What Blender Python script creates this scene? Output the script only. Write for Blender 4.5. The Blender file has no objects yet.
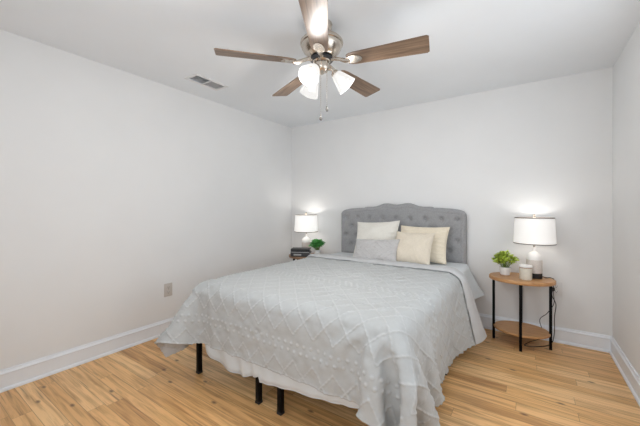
import bpy, bmesh, math, random
import numpy as np
from mathutils import Vector, Matrix, Euler

# ------------------------------------------------------------------ camera, world, lights, exposure
S = bpy.context.scene
COL = S.collection
PI = math.pi
H = 2.44                                    # ceiling height
XL, XR, YB, YF = -2.935, 0.603, 3.56, -0.32  # room: left, right, back, front

cam_d = bpy.data.cameras.new('camera')
cam = bpy.data.objects.new('camera', cam_d)
COL.objects.link(cam)
cam.location = (0, 0, 1.235)
cam.rotation_euler = (PI / 2, 0, math.radians(34.2))
cam_d.sensor_width = 36
cam_d.lens = 36 * 305 / 640
cam_d.shift_y = -5 / 640
cam_d.clip_start = 0.02
S.camera = cam

S.view_settings.view_transform = 'Standard'
S.view_settings.look = 'None'
S.view_settings.gamma = 1
S.view_settings.use_curve_mapping = False
S.view_settings.exposure = 0.52

world = bpy.data.worlds.new('world')
S.world = world
world.use_nodes = True
world.node_tree.nodes['Background'].inputs[0].default_value = (0.80, 0.90, 1.0, 1)
world.node_tree.nodes['Background'].inputs[1].default_value = 1.2


def area_light(name, loc, rot, sx, sy, power, color=(1, 1, 1)):
    d = bpy.data.lights.new(name, 'AREA')
    d.shape = 'RECTANGLE'
    d.size, d.size_y = sx, sy
    d.energy = power
    d.color = color
    o = bpy.data.objects.new(name, d)
    o.location = loc
    o.rotation_euler = rot
    COL.objects.link(o)
    return o


# added fill light outside an invented front window (behind the camera)
WX0, WX1, WZ0, WZ1 = -1.85, 0.40, 0.75, 2.20
area_light('added_front_fill', ((WX0 + WX1) / 2, YF - 0.25, (WZ0 + WZ1) / 2), (PI / 2 + 0.12, 0, 0), WX1 - WX0, WZ1 - WZ0, 16, (0.985, 0.99, 1.0))
# added fill light outside an invented side window (right wall, out of frame)
SY0, SY1, SZ0, SZ1 = 1.00, 2.55, 0.70, 2.10
area_light('added_side_fill', (XR + 0.22, (SY0 + SY1) / 2, (SZ0 + SZ1) / 2), (PI / 2, 0, PI / 2), SY1 - SY0, SZ1 - SZ0, 7.6, (0.985, 0.99, 1.0))
FAN_BULB_W = 9.0
LAMP_BULB_W = 0.8
WARM = (1.0, 0.97, 0.93)


# ------------------------------------------------------------------ node helpers and materials
def new_mat(name):
    m = bpy.data.materials.new(name)
    m.use_nodes = True
    nt = m.node_tree
    return m, nt, nt.nodes['Principled BSDF']


def N(nt, typ, **kw):
    n = nt.nodes.new(typ)
    for k, v in kw.items():
        setattr(n, k, v)
    return n


def L(nt, a, b):
    nt.links.new(a, b)


def simple(name, col, rough=0.5, metal=0.0, var=0.04, scale=20.0, bump=0.0, bscale=200.0, stretch=None, spec=0.5):
    """principled surface whose colour drifts with a little noise, optional bump"""
    m, nt, b = new_mat(name)
    tc = N(nt, 'ShaderNodeTexCoord')
    src = tc.outputs['Object']
    if stretch:
        mp = N(nt, 'ShaderNodeMapping')
        mp.inputs['Scale'].default_value = stretch
        L(nt, src, mp.inputs[0])
        src = mp.outputs[0]
    nz = N(nt, 'ShaderNodeTexNoise')
    nz.inputs['Scale'].default_value = scale
    nz.inputs['Detail'].default_value = 4
    L(nt, src, nz.inputs['Vector'])
    rp = N(nt, 'ShaderNodeValToRGB')
    rp.color_ramp.elements[0].color = [max(0, c * (1 - var)) for c in col] + [1]
    rp.color_ramp.elements[1].color = [min(1, c * (1 + var)) for c in col] + [1]
    rp.color_ramp.elements[0].position = 0.3
    rp.color_ramp.elements[1].position = 0.7
    L(nt, nz.outputs[0], rp.inputs[0])
    L(nt, rp.outputs[0], b.inputs['Base Color'])
    b.inputs['Roughness'].default_value = rough
    b.inputs['Metallic'].default_value = metal
    b.inputs['Specular IOR Level'].default_value = spec
    if bump:
        n2 = N(nt, 'ShaderNodeTexNoise')
        n2.inputs['Scale'].default_value = bscale
        n2.inputs['Detail'].default_value = 3
        L(nt, src, n2.inputs['Vector'])
        bp = N(nt, 'ShaderNodeBump')
        bp.inputs['Strength'].default_value = bump
        bp.inputs['Distance'].default_value = 0.002
        L(nt, n2.outputs[0], bp.inputs['Height'])
        L(nt, bp.outputs[0], b.inputs['Normal'])
    return m


def weave(name, col, rough=0.9, var=0.08, scale=260.0, bump=0.35, sheen=0.2):
    """woven cloth: crossed fine waves in colour and bump"""
    m, nt, b = new_mat(name)
    tc = N(nt, 'ShaderNodeTexCoord')
    w1 = N(nt, 'ShaderNodeTexWave', bands_direction='X')
    w2 = N(nt, 'ShaderNodeTexWave', bands_direction='Z')
    for w in (w1, w2):
        w.inputs['Scale'].default_value = scale
        w.inputs['Distortion'].default_value = 1.5
        w.inputs['Detail'].default_value = 1
        L(nt, tc.outputs['Object'], w.inputs['Vector'])
    mx = N(nt, 'ShaderNodeMath', operation='MULTIPLY')
    L(nt, w1.outputs['Fac'], mx.inputs[0])
    L(nt, w2.outputs['Fac'], mx.inputs[1])
    nz = N(nt, 'ShaderNodeTexNoise')
    nz.inputs['Scale'].default_value = 60
    nz.inputs['Detail'].default_value = 5
    L(nt, tc.outputs['Object'], nz.inputs['Vector'])
    ad = N(nt, 'ShaderNodeMath', operation='MULTIPLY_ADD')
    L(nt, mx.outputs[0], ad.inputs[0])
    ad.inputs[1].default_value = 0.5
    L(nt, nz.outputs[0], ad.inputs[2])
    rp = N(nt, 'ShaderNodeValToRGB')
    rp.color_ramp.elements[0].color = [c * (1 - var) for c in col] + [1]
    rp.color_ramp.elements[1].color = [min(1, c * (1 + var)) for c in col] + [1]
    rp.color_ramp.elements[0].position = 0.3
    rp.color_ramp.elements[1].position = 0.9
    L(nt, ad.outputs[0], rp.inputs[0])
    L(nt, rp.outputs[0], b.inputs['Base Color'])
    b.inputs['Roughness'].default_value = rough
    b.inputs['Sheen Weight'].default_value = sheen
    b.inputs['Specular IOR Level'].default_value = 0.2
    bp = N(nt, 'ShaderNodeBump')
    bp.inputs['Strength'].default_value = bump
    bp.inputs['Distance'].default_value = 0.001
    L(nt, ad.outputs[0], bp.inputs['Height'])
    L(nt, bp.outputs[0], b.inputs['Normal'])
    return m


def oak_floor():
    m, nt, b = new_mat('oak_planks')
    W, LEN = 0.092, 1.25
    tc = N(nt, 'ShaderNodeTexCoord')
    sp = N(nt, 'ShaderNodeSeparateXYZ')
    L(nt, tc.outputs['Object'], sp.inputs[0])

    def M(op, a, b_=None, c=None):
        n = N(nt, 'ShaderNodeMath', operation=op)
        for i, v in enumerate((a, b_, c)):
            if v is None:
                continue
            if isinstance(v, (int, float)):
                n.inputs[i].default_value = v
            else:
                L(nt, v, n.inputs[i])
        return n.outputs[0]
    x, y = sp.outputs[0], sp.outputs[1]
    yr = M('DIVIDE', y, W)
    row = M('FLOOR', yr)
    wn = N(nt, 'ShaderNodeTexWhiteNoise', noise_dimensions='1D')
    L(nt, row, wn.inputs['W'])
    xo = M('MULTIPLY_ADD', wn.outputs['Value'], 7.3, M('DIVIDE', x, LEN))
    colm = M('FLOOR', xo)
    cid = N(nt, 'ShaderNodeCombineXYZ')
    L(nt, row, cid.inputs[0])
    L(nt, colm, cid.inputs[1])
    wid = N(nt, 'ShaderNodeTexWhiteNoise', noise_dimensions='2D')
    L(nt, cid.outputs[0], wid.inputs['Vector'])
    pid = wid.outputs['Value']
    # grain: noise drawn out along the plank, shifted per plank
    g = N(nt, 'ShaderNodeCombineXYZ')
    L(nt, M('MULTIPLY_ADD', pid, 37.0, M('MULTIPLY', x, 1.3)), g.inputs[0])
    L(nt, M('MULTIPLY', y, 26.0), g.inputs[1])
    L(nt, M('MULTIPLY', pid, 11.0), g.inputs[2])
    gn = N(nt, 'ShaderNodeTexNoise')
    gn.inputs['Scale'].default_value = 1.6
    gn.inputs['Detail'].default_value = 6
    gn.inputs['Roughness'].default_value = 0.62
    gn.inputs['Distortion'].default_value = 0.6
    L(nt, g.outputs[0], gn.inputs['Vector'])
    base = N(nt, 'ShaderNodeValToRGB')
    cr = base.color_ramp
    cr.elements[0].position, cr.elements[0].color = 0.0, (0.58, 0.32, 0.130, 1)
    cr.elements[1].position, cr.elements[1].color = 1.0, (0.84, 0.56, 0.285, 1)
    e = cr.elements.new(0.4)
    e.color = (0.73, 0.43, 0.185, 1)
    e = cr.elements.new(0.75)
    e.color = (0.79, 0.48, 0.215, 1)
    L(nt, pid, base.inputs[0])
    gr = N(nt, 'ShaderNodeValToRGB')
    gr.color_ramp.elements[0].position, gr.color_ramp.elements[0].color = 0.30, (0.58, 0.47, 0.37, 1)
    gr.color_ramp.elements[1].position, gr.color_ramp.elements[1].color = 0.58, (1.12, 1.11, 1.08, 1)
    L(nt, gn.outputs[0], gr.inputs[0])
    mul = N(nt, 'ShaderNodeMix', data_type='RGBA', blend_type='MULTIPLY')
    mul.inputs[0].default_value = 1
    L(nt, base.outputs[0], mul.inputs[6])
    L(nt, gr.outputs[0], mul.inputs[7])
    # knots and dark mineral streaks
    kv = N(nt, 'ShaderNodeCombineXYZ')
    L(nt, M('MULTIPLY', x, 2.2), kv.inputs[0])
    L(nt, M('MULTIPLY', y, 4.6), kv.inputs[1])
    vo = N(nt, 'ShaderNodeTexVoronoi', feature='F1', voronoi_dimensions='2D')
    vo.inputs['Scale'].default_value = 1.0
    L(nt, kv.outputs[0], vo.inputs['Vector'])
    kn = N(nt, 'ShaderNodeValToRGB')
    kn.color_ramp.elements[0].position, kn.color_ramp.elements[0].color = 0.02, (1, 1, 1, 1)
    kn.color_ramp.elements[1].position, kn.color_ramp.elements[1].color = 0.065, (0, 0, 0, 1)
    L(nt, vo.outputs['Distance'], kn.inputs[0])
    sepc = N(nt, 'ShaderNodeSeparateColor')
    L(nt, vo.outputs['Color'], sepc.inputs[0])
    kmask = M('MULTIPLY', kn.outputs[0], M('GREATER_THAN', sepc.outputs[0], 0.3))
    st = N(nt, 'ShaderNodeCombineXYZ')
    L(nt, M('MULTIPLY_ADD', pid, 19.0, M('MULTIPLY', x, 2.0)), st.inputs[0])
    L(nt, M('MULTIPLY', y, 42.0), st.inputs[1])
    sn = N(nt, 'ShaderNodeTexNoise')
    sn.inputs['Scale'].default_value = 1.0
    sn.inputs['Detail'].default_value = 2
    L(nt, st.outputs[0], sn.inputs['Vector'])
    sr = N(nt, 'ShaderNodeValToRGB')
    sr.color_ramp.elements[0].position, sr.color_ramp.elements[0].color = 0.62, (0, 0, 0, 1)
    sr.color_ramp.elements[1].position, sr.color_ramp.elements[1].color = 0.74, (0.62, 0.62, 0.62, 1)
    L(nt, sn.outputs[0], sr.inputs[0])
    dk = M('MAXIMUM', M('MULTIPLY', kmask, 0.85), sr.outputs[0])
    mk = N(nt, 'ShaderNodeMix', data_type='RGBA')
    L(nt, dk, mk.inputs[0])
    L(nt, mul.outputs[2], mk.inputs[6])
    mk.inputs[7].default_value = (0.13, 0.065, 0.03, 1)
    # seams between the boards
    fy = M('FRACT', yr)
    ey = M('MINIMUM', fy, M('SUBTRACT', 1.0, fy))
    fx = M('FRACT', xo)
    ex = M('MULTIPLY', M('MINIMUM', fx, M('SUBTRACT', 1.0, fx)), LEN / W)
    ed = M('MINIMUM', ey, ex)
    seam = M('LESS_THAN', ed, 0.013)
    ms = N(nt, 'ShaderNodeMix', data_type='RGBA')
    L(nt, M('MULTIPLY', seam, 0.62), ms.inputs[0])
    L(nt, mk.outputs[2], ms.inputs[6])
    ms.inputs[7].default_value = (0.16, 0.085, 0.04, 1)
    L(nt, ms.outputs[2], b.inputs['Base Color'])
    b.inputs['Roughness'].default_value = 0.36
    b.inputs['Specular IOR Level'].default_value = 0.5
    bp = N(nt, 'ShaderNodeBump')
    bp.inputs['Strength'].default_value = 0.25
    bp.inputs['Distance'].default_value = 0.002
    hh = M('MULTIPLY_ADD', seam, -1.0, M('MULTIPLY', gn.outputs[0], 0.5))
    L(nt, hh, bp.inputs['Height'])
    L(nt, bp.outputs[0], b.inputs['Normal'])
    return m


def wood(name, dark, light, stretch=(2, 30, 30), rough=0.5, lo=0.3, hi=0.7):
    m, nt, b = new_mat(name)
    tc = N(nt, 'ShaderNodeTexCoord')
    mp = N(nt, 'ShaderNodeMapping')
    mp.inputs['Scale'].default_value = stretch
    L(nt, tc.outputs['Object'], mp.inputs[0])
    nz = N(nt, 'ShaderNodeTexNoise')
    nz.inputs['Scale'].default_value = 1.5
    nz.inputs['Detail'].default_value = 7
    nz.inputs['Roughness'].default_value = 0.65
    nz.inputs['Distortion'].default_value = 0.5
    L(nt, mp.outputs[0], nz.inputs['Vector'])
    rp = N(nt, 'ShaderNodeValToRGB')
    rp.color_ramp.elements[0].position, rp.color_ramp.elements[0].color = lo, (*dark, 1)
    rp.color_ramp.elements[1].position, rp.color_ramp.elements[1].color = hi, (*light, 1)
    L(nt, nz.outputs[0], rp.inputs[0])
    L(nt, rp.outputs[0], b.inputs['Base Color'])
    b.inputs['Roughness'].default_value = rough
    return m


def lit_glass(name, col, strength, trans_col=(0.95, 0.93, 0.9)):
    """frosted lamp glass or lamp cloth that glows from the bulb behind it"""
    m, nt, b = new_mat(name)
    b.inputs['Base Color'].default_value = (*trans_col, 1)
    b.inputs['Roughness'].default_value = 0.6
    tc = N(nt, 'ShaderNodeTexCoord')
    nz = N(nt, 'ShaderNodeTexNoise')
    nz.inputs['Scale'].default_value = 180
    L(nt, tc.outputs['Object'], nz.inputs['Vector'])
    mp = N(nt, 'ShaderNodeMapRange')
    mp.inputs[3].default_value = strength * 0.96
    mp.inputs[4].default_value = strength * 1.04
    L(nt, nz.outputs[0], mp.inputs[0])
    b.inputs['Emission Color'].default_value = (*col, 1)
    L(nt, mp.outputs[0], b.inputs['Emission Strength'])
    return m


def frosted(name, through, strength):
    m, nt, b = new_mat(name)
    out = nt.nodes['Material Output']
    b.inputs['Base Color'].default_value = (0.02, 0.02, 0.02, 1)
    b.inputs['Roughness'].default_value = 0.35
    b.inputs['Emission Color'].default_value = (1.0, 0.98, 0.95, 1)
    b.inputs['Emission Strength'].default_value = strength
    tc = N(nt, 'ShaderNodeTexCoord')
    nz = N(nt, 'ShaderNodeTexNoise')
    nz.inputs['Scale'].default_value = 60
    L(nt, tc.outputs['Object'], nz.inputs['Vector'])
    mp = N(nt, 'ShaderNodeMapRange')
    mp.inputs[3].default_value = through - 0.04
    mp.inputs[4].default_value = through + 0.04
    L(nt, nz.outputs[0], mp.inputs[0])
    t = N(nt, 'ShaderNodeBsdfTransparent')
    mx = N(nt, 'ShaderNodeMixShader')
    L(nt, mp.outputs[0], mx.inputs[0])
    L(nt, b.outputs[0], mx.inputs[1])
    L(nt, t.outputs[0], mx.inputs[2])
    L(nt, mx.outputs[0], out.inputs[0])
    return m


def chenille():
    """off-white cotton ground with whiter tufted yarn where the 'tuft' attribute is high"""
    m = simple('white_chenille', (0.475, 0.484, 0.480), 0.95, var=0.02, scale=60, bump=0.35, bscale=420, spec=0.1)
    nt = m.node_tree
    b = nt.nodes['Principled BSDF']
    src = b.inputs['Base Color'].links[0].from_socket
    a = N(nt, 'ShaderNodeAttribute', attribute_name='tuft')
    mp = N(nt, 'ShaderNodeMapRange')
    mp.inputs[1].default_value = 0.15
    mp.inputs[2].default_value = 0.6
    L(nt, a.outputs['Fac'], mp.inputs[0])
    mx = N(nt, 'ShaderNodeMix', data_type='RGBA')
    L(nt, mp.outputs[0], mx.inputs[0])
    L(nt, src, mx.inputs[6])
    mx.inputs[7].default_value = (0.525, 0.532, 0.527, 1)
    L(nt, mx.outputs[2], b.inputs['Base Color'])
    return m


def bulb_mat(name, col, strength):
    m, nt, b = new_mat(name)
    b.inputs['Emission Color'].default_value = (*col, 1)
    b.inputs['Emission Strength'].default_value = strength
    return m


def pane_mat():
    m, nt, b = new_mat('added_window_glass')
    out = nt.nodes['Material Output']
    t = N(nt, 'ShaderNodeBsdfTransparent')
    g = N(nt, 'ShaderNodeBsdfGlossy')
    g.inputs['Roughness'].default_value = 0.02
    mx = N(nt, 'ShaderNodeMixShader')
    mx.inputs[0].default_value = 0.06
    L(nt, t.outputs[0], mx.inputs[1])
    L(nt, g.outputs[0], mx.inputs[2])
    L(nt, mx.outputs[0], out.inputs[0])
    return m


MAT = dict(
    wall=simple('wall_paint', (0.805, 0.803, 0.797), 0.75, var=0.012, scale=3, bump=0.06, bscale=260, spec=0.25),
    ceiling=simple('ceiling_paint', (0.855, 0.88, 0.905), 0.85, var=0.01, scale=3, bump=0.08, bscale=180, spec=0.2),
    trim=simple('trim_paint', (0.84, 0.87, 0.91), 0.38, var=0.01, scale=6),
    floor=oak_floor(),
    pane=pane_mat(),
    black=simple('black_metal', (0.006, 0.006, 0.0065), 0.4, 0.0, var=0.1, spec=0.08),
    rubber=simple('black_rubber', (0.015, 0.015, 0.016), 0.7),
    nickel=simple('brushed_nickel', (0.60, 0.54, 0.47), 0.26, 1.0, var=0.08, scale=8, stretch=(1, 1, 30)),
    darkmetal=simple('dark_vent_metal', (0.05, 0.05, 0.055), 0.5, 0.6),
    tabletop=wood('honey_oak', (0.42, 0.20, 0.075), (0.61, 0.34, 0.15), (3, 26, 26), 0.4),
    walnut=wood('walnut_top', (0.22, 0.12, 0.06), (0.42, 0.25, 0.14), (3, 26, 26), 0.45),
    blade=wood('weathered_walnut', (0.085, 0.050, 0.030), (0.30, 0.20, 0.13), (1.6, 34, 10), 0.38, 0.32, 0.70),
    headboard=weave('grey_linen', (0.33, 0.33, 0.335), var=0.14, scale=210),
    mattress=simple('mattress_ticking', (0.78, 0.78, 0.77), 0.9, bump=0.2),
    sheet=simple('white_cotton', (0.68, 0.71, 0.725), 0.85, var=0.01, bump=0.15, bscale=90, spec=0.2),
    comforter=chenille(),
    lining=simple('white_lining', (0.55, 0.55, 0.55), 0.9, var=0.015, bump=0.15, bscale=120, spec=0.1),
    ivory=weave('ivory_cloth', (0.80, 0.77, 0.70), var=0.05, scale=150),
    cream=weave('cream_cloth', (0.82, 0.73, 0.58), var=0.06, scale=150),
    beige=weave('beige_cloth', (0.74, 0.66, 0.54), var=0.06, scale=170),
    pearl=weave('pearl_grey_cloth', (0.53, 0.515, 0.505), var=0.08, scale=200),
    ceramic=simple('white_ceramic', (0.82, 0.80, 0.78), 0.35, var=0.015),
    clay=simple('speckled_clay', (0.66, 0.60, 0.55), 0.6, var=0.10, scale=120),
    creamclay=simple('cream_stoneware', (0.74, 0.70, 0.60), 0.45, var=0.05, scale=40),
    tan=simple('tan_wood_band', (0.45, 0.29, 0.19), 0.6, var=0.15, scale=30),
    shade=lit_glass('lit_linen_shade', (1.0, 0.96, 0.92), 0.17),
    shade2=lit_glass('lit_linen_shade_bright', (1.0, 0.97, 0.93), 0.30),
    trimband=simple('bronze_shade_trim', (0.25, 0.22, 0.20), 0.5, 0.4),
    fanglass=frosted('lit_frosted_glass', 0.20, 0.60),
    bulb=bulb_mat('lit_bulb', (1.0, 0.98, 0.95), 1.6),
    leaf=simple('spring_leaf', (0.44, 0.55, 0.07), 0.5, var=0.4, scale=25),
    leaf2=simple('fresh_leaf', (0.10, 0.40, 0.09), 0.5, var=0.35, scale=25),
    stem=simple('green_stem', (0.16, 0.24, 0.05), 0.6),
    soil=simple('potting_soil', (0.06, 0.045, 0.035), 0.95, var=0.3, scale=90, bump=0.6),
    pot=simple('white_pot_glaze', (0.76, 0.74, 0.71), 0.5, var=0.05, scale=60),
    pot2=simple('grey_pot_glaze', (0.70, 0.70, 0.69), 0.45, var=0.05, scale=60),
    book1=simple('black_book_cloth', (0.018, 0.018, 0.020), 0.6, var=0.2, bump=0.2),
    book2=simple('charcoal_book_cloth', (0.045, 0.045, 0.047), 0.6, var=0.2, bump=0.2),
    pages=simple('book_pages', (0.55, 0.53, 0.48), 0.9, var=0.08, scale=3, stretch=(1, 1, 200)),
    spine=simple('grey_spine_patch', (0.42, 0.42, 0.42), 0.6),
    outlet=simple('outlet_plastic', (0.58, 0.54, 0.50), 0.45, var=0.01),
    outletw=simple('outlet_white', (0.78, 0.77, 0.76), 0.4, var=0.01),
    slot=simple('outlet_slot', (0.10, 0.09, 0.085), 0.6),
    vent=simple('vent_white', (0.80, 0.80, 0.80), 0.5, var=0.01),
    ventgrey=simple('vent_slat_grey', (0.40, 0.40, 0.41), 0.5, var=0.01),
    duct=simple('duct_dark', (0.05, 0.05, 0.05), 0.8),
    crystal=simple('fob_smoke', (0.14, 0.13, 0.12), 0.2, 0.2),
)


# ------------------------------------------------------------------ mesh helpers
class MB:
    """collects shapes; build() links them as ONE mesh object"""

    def __init__(self):
        self.v, self.f, self.mi = [], [], []

    def add(self, vs, fs, mtx=None, mi=0):
        o = len(self.v)
        for p in vs:
            p = Vector(p)
            self.v.append(tuple(mtx @ p) if mtx else tuple(p))
        for f in fs:
            self.f.append(tuple(i + o for i in f))
            self.mi.append(mi)
        return self

    def from_bm(self, bm, mtx=None, mi=0):
        bm.verts.index_update()
        vs = [v.co.copy() for v in bm.verts]
        fs = [[v.index for v in f.verts] for f in bm.faces]
        bm.free()
        return self.add(vs, fs, mtx, mi)

    def box(self, c, s, bev=0.0, rot=None, seg=2, mi=0):
        bm = bmesh.new()
        bmesh.ops.create_cube(bm, size=1)
        for v in bm.verts:
            v.co = Vector((v.co.x * s[0], v.co.y * s[1], v.co.z * s[2]))
        if bev:
            bmesh.ops.bevel(bm, geom=bm.edges[:], offset=bev, segments=seg, profile=0.5, affect='EDGES')
        m = Matrix.Translation(c)
        if rot is not None:
            m = m @ (rot.to_4x4() if isinstance(rot, Matrix) else Euler(rot).to_matrix().to_4x4())
        return self.from_bm(bm, m, mi)

    def lathe(self, prof, seg=32, mtx=None, mi=0, sx=1.0, sy=1.0, close=True):
        vs, fs = [], []
        n = len(prof)
        for k in range(seg):
            a = 2 * PI * k / seg
            for r, z in prof:
                vs.append((r * math.cos(a) * sx, r * math.sin(a) * sy, z))
        for k in range(seg):
            k2 = (k + 1) % seg
            for i in range(n - 1):
                fs.append((k * n + i, k2 * n + i, k2 * n + i + 1, k * n + i + 1))
        if close:
            if prof[0][0] > 1e-6:
                fs.append([k * n for k in range(seg)][::-1])
            if prof[-1][0] > 1e-6:
                fs.append([k * n + n - 1 for k in range(seg)])
        return self.add(vs, fs, mtx, mi)

    def tube(self, pts, r, seg=8, mi=0, closed=False):
        pts = [Vector(p) for p in pts]
        n = len(pts)
        vs, fs = [], []
        up = Vector((0, 0, 1))
        prev = None
        for i, p in enumerate(pts):
            a = pts[max(0, i - 1)] if not closed else pts[i - 1]
            b = pts[min(n - 1, i + 1)] if not closed else pts[(i + 1) % n]
            t = (b - a).normalized()
            if prev is None:
                s = t.cross(up)
                if s.length < 1e-4:
                    s = t.cross(Vector((1, 0, 0)))
            else:
                s = prev - t * prev.dot(t)
            s.normalize()
            prev = s
            q = t.cross(s)
            rr = r[i] if isinstance(r, (list, tuple)) else r
            for k in range(seg):
                an = 2 * PI * k / seg
                vs.append(p + s * (rr * math.cos(an)) + q * (rr * math.sin(an)))
        m = n if closed else n - 1
        for i in range(m):
            j = (i + 1) % n
            for k in range(seg):
                k2 = (k + 1) % seg
                fs.append((i * seg + k, i * seg + k2, j * seg + k2, j * seg + k))
        if not closed:
            fs.append([k for k in range(seg)][::-1])
            fs.append([(n - 1) * seg + k for k in range(seg)])
        return self.add(vs, fs, None, mi)

    def prism(self, poly, z0, z1, mtx=None, mi=0):
        n = len(poly)
        vs = [(x, y, z0) for x, y in poly] + [(x, y, z1) for x, y in poly]
        fs = [tuple(range(n))[::-1], tuple(range(n, 2 * n))]
        fs += [(i, (i + 1) % n, n + (i + 1) % n, n + i) for i in range(n)]
        return self.add(vs, fs, mtx, mi)

    def build(self, name, mats, parent=None, smooth=True, angle=40):
        me = bpy.data.meshes.new(name)
        me.from_pydata(self.v, [], self.f)
        mats = mats if isinstance(mats, (list, tuple)) else [mats]
        for m in mats:
            me.materials.append(m)
        if len(mats) > 1:
            me.polygons.foreach_set('material_index', self.mi)
        bm = bmesh.new()
        bm.from_mesh(me)
        bmesh.ops.recalc_face_normals(bm, faces=bm.faces[:])
        bm.to_mesh(me)
        bm.free()
        if smooth:
            me.shade_smooth()
            try:
                me.set_sharp_from_angle(angle=math.radians(angle))
            except Exception:
                pass
        me.update()
        o = bpy.data.objects.new(name, me)
        COL.objects.link(o)
        if parent:
            o.parent = parent
        return o


def grid_obj(name, P, mats, parent=None, face_mat=None, wrap=False):
    """smooth quad grid from an (n, m, 3) array"""
    n, m = P.shape[:2]
    me = bpy.data.meshes.new(name)
    idx = np.arange(n * m).reshape(n, m)
    q = np.stack([idx[:-1, :-1], idx[1:, :-1], idx[1:, 1:], idx[:-1, 1:]], -1).reshape(-1, 4)
    me.from_pydata(P.reshape(-1, 3).tolist(), [], q.tolist())
    mats = mats if isinstance(mats, (list, tuple)) else [mats]
    for x in mats:
        me.materials.append(x)
    if face_mat is not None:
        me.polygons.foreach_set('material_index', face_mat.reshape(-1).astype(np.int32))
    me.shade_smooth()
    me.update()
    o = bpy.data.objects.new(name, me)
    COL.objects.link(o)
    if parent:
        o.parent = parent
    return o


def tag(o, label, cat, group=None, kind=None):
    o['label'] = label
    o['category'] = cat
    if group:
        o['group'] = group
    if kind:
        o['kind'] = kind
    return o


def thing(name, label, cat, loc=(0, 0, 0), rz=0, group=None):
    o = bpy.data.objects.new(name, None)
    o.empty_display_size = 0.05
    o.location = loc
    o.rotation_euler = (0, 0, rz)
    COL.objects.link(o)
    return tag(o, label, cat, group)


def structure(o):
    o['kind'] = 'structure'
    return o


def copy_tree(o, parent=None):
    c = o.copy()
    COL.objects.link(c)
    if parent:
        c.parent = parent
    for ch in list(o.children):
        copy_tree(ch, c)
    return c


# ------------------------------------------------------------------ room shell
T = 0.12
structure(MB().box(((XL + XR) / 2, (YF + YB) / 2, -T / 2), (XR - XL + 2 * T, YB - YF + 2 * T, T)).build('floor', MAT['floor'], smooth=False))
structure(MB().box((XL - T / 2, (YF + YB) / 2, H / 2), (T, YB - YF + 2 * T, H)).build('wall_left', MAT['wall'], smooth=False))
wr_ = MB()
xc = XR + T / 2
wr_.box((xc, (YF - T + SY0) / 2, H / 2), (T, SY0 - YF + T, H))
wr_.box((xc, (SY1 + YB + T) / 2, H / 2), (T, YB + T - SY1, H))
wr_.box((xc, (SY0 + SY1) / 2, SZ0 / 2), (T, SY1 - SY0, SZ0))
wr_.box((xc, (SY0 + SY1) / 2, (SZ1 + H) / 2), (T, SY1 - SY0, H - SZ1))
structure(wr_.build('wall_right', MAT['wall'], smooth=False))
structure(MB().box(((XL + XR) / 2, YB + T / 2, H / 2), (XR - XL, T, H)).build('wall_back', MAT['wall'], smooth=False))
wf = MB()
yc = YF - T / 2
wf.box(((XL + WX0) / 2, yc, H / 2), (WX0 - XL, T, H))
wf.box(((WX1 + XR) / 2, yc, H / 2), (XR - WX1, T, H))
wf.box(((WX0 + WX1) / 2, yc, WZ0 / 2), (WX1 - WX0, T, WZ0))
wf.box(((WX0 + WX1) / 2, yc, (WZ1 + H) / 2), (WX1 - WX0, T, H - WZ1))
structure(wf.build('wall_front', MAT['wall'], smooth=False))

# ceiling with the hole of the air register
VX0, VX1, VY0, VY1 = -2.612, -2.472, 1.655, 1.968
ce = MB()
x0, x1, y0, y1 = XL - T, XR + T, YF - T, YB + T
for (a, b, c, d) in ((x0, VX0, y0, y1), (VX1, x1, y0, y1), (VX0, VX1, y0, VY0), (VX0, VX1, VY1, y1)):
    ce.box(((a + b) / 2, (c + d) / 2, H + T / 2), (b - a, d - c, T))
structure(ce.build('ceiling', MAT['ceiling'], smooth=False))

# baseboards: stepped cap on a tall flat board, quarter-round shoe at the floor
BP = [(0, 0), (0.026, 0), (0.026, 0.010), (0.022, 0.018), (0.015, 0.022), (0.015, 0.108), (0.019, 0.111), (0.019, 0.119),
      (0.014, 0.124), (0.011, 0.131), (0.009, 0.140), (0, 0.140)]


def baseboard(name, a, b, inward):
    a, b, n = Vector(a), Vector(b), Vector(inward)
    mb = MB()
    k = len(BP)
    vs = [(a + n * d).to_3d() + Vector((0, 0, z)) for d, z in BP] + [(b + n * d).to_3d() + Vector((0, 0, z)) for d, z in BP]
    fs = [(i, (i + 1) % k, k + (i + 1) % k, k + i) for i in range(k)] + [tuple(range(k)), tuple(range(k, 2 * k))[::-1]]
    mb.add(vs, fs)
    return structure(mb.build(name, MAT['trim'], smooth=False))


baseboard('baseboard_left', (XL, YF), (XL, YB), (1, 0))
baseboard('baseboard_back', (XL, YB), (XR, YB), (0, -1))
baseboard('baseboard_right', (XR, YF), (XR, YB), (-1, 0))
baseboard('baseboard_front', (XL, YF), (XR, YF), (0, 1))

# invented window in the front wall, unseen, to admit the added fill
wn = MB()
for x in (WX0 + 0.03, WX1 - 0.03):
    wn.box((x, yc, (WZ0 + WZ1) / 2), (0.06, 0.08, WZ1 - WZ0), 0.004)
for z in (WZ0 + 0.03, (WZ0 + WZ1) / 2, WZ1 - 0.03):
    wn.box(((WX0 + WX1) / 2, yc, z), (WX1 - WX0 - 0.12, 0.07, 0.06), 0.004)
wn.box(((WX0 + WX1) / 2, yc, (WZ0 + WZ1) / 2), (0.05, 0.075, WZ1 - WZ0 - 0.12), 0.004)
added_win = structure(wn.build('added_window_1', MAT['trim']))
MB().box(((WX0 + WX1) / 2, yc, (WZ0 + WZ1) / 2), (WX1 - WX0 - 0.1, 0.006, WZ1 - WZ0 - 0.1)).build('added_window_pane', MAT['pane'], added_win)
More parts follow.
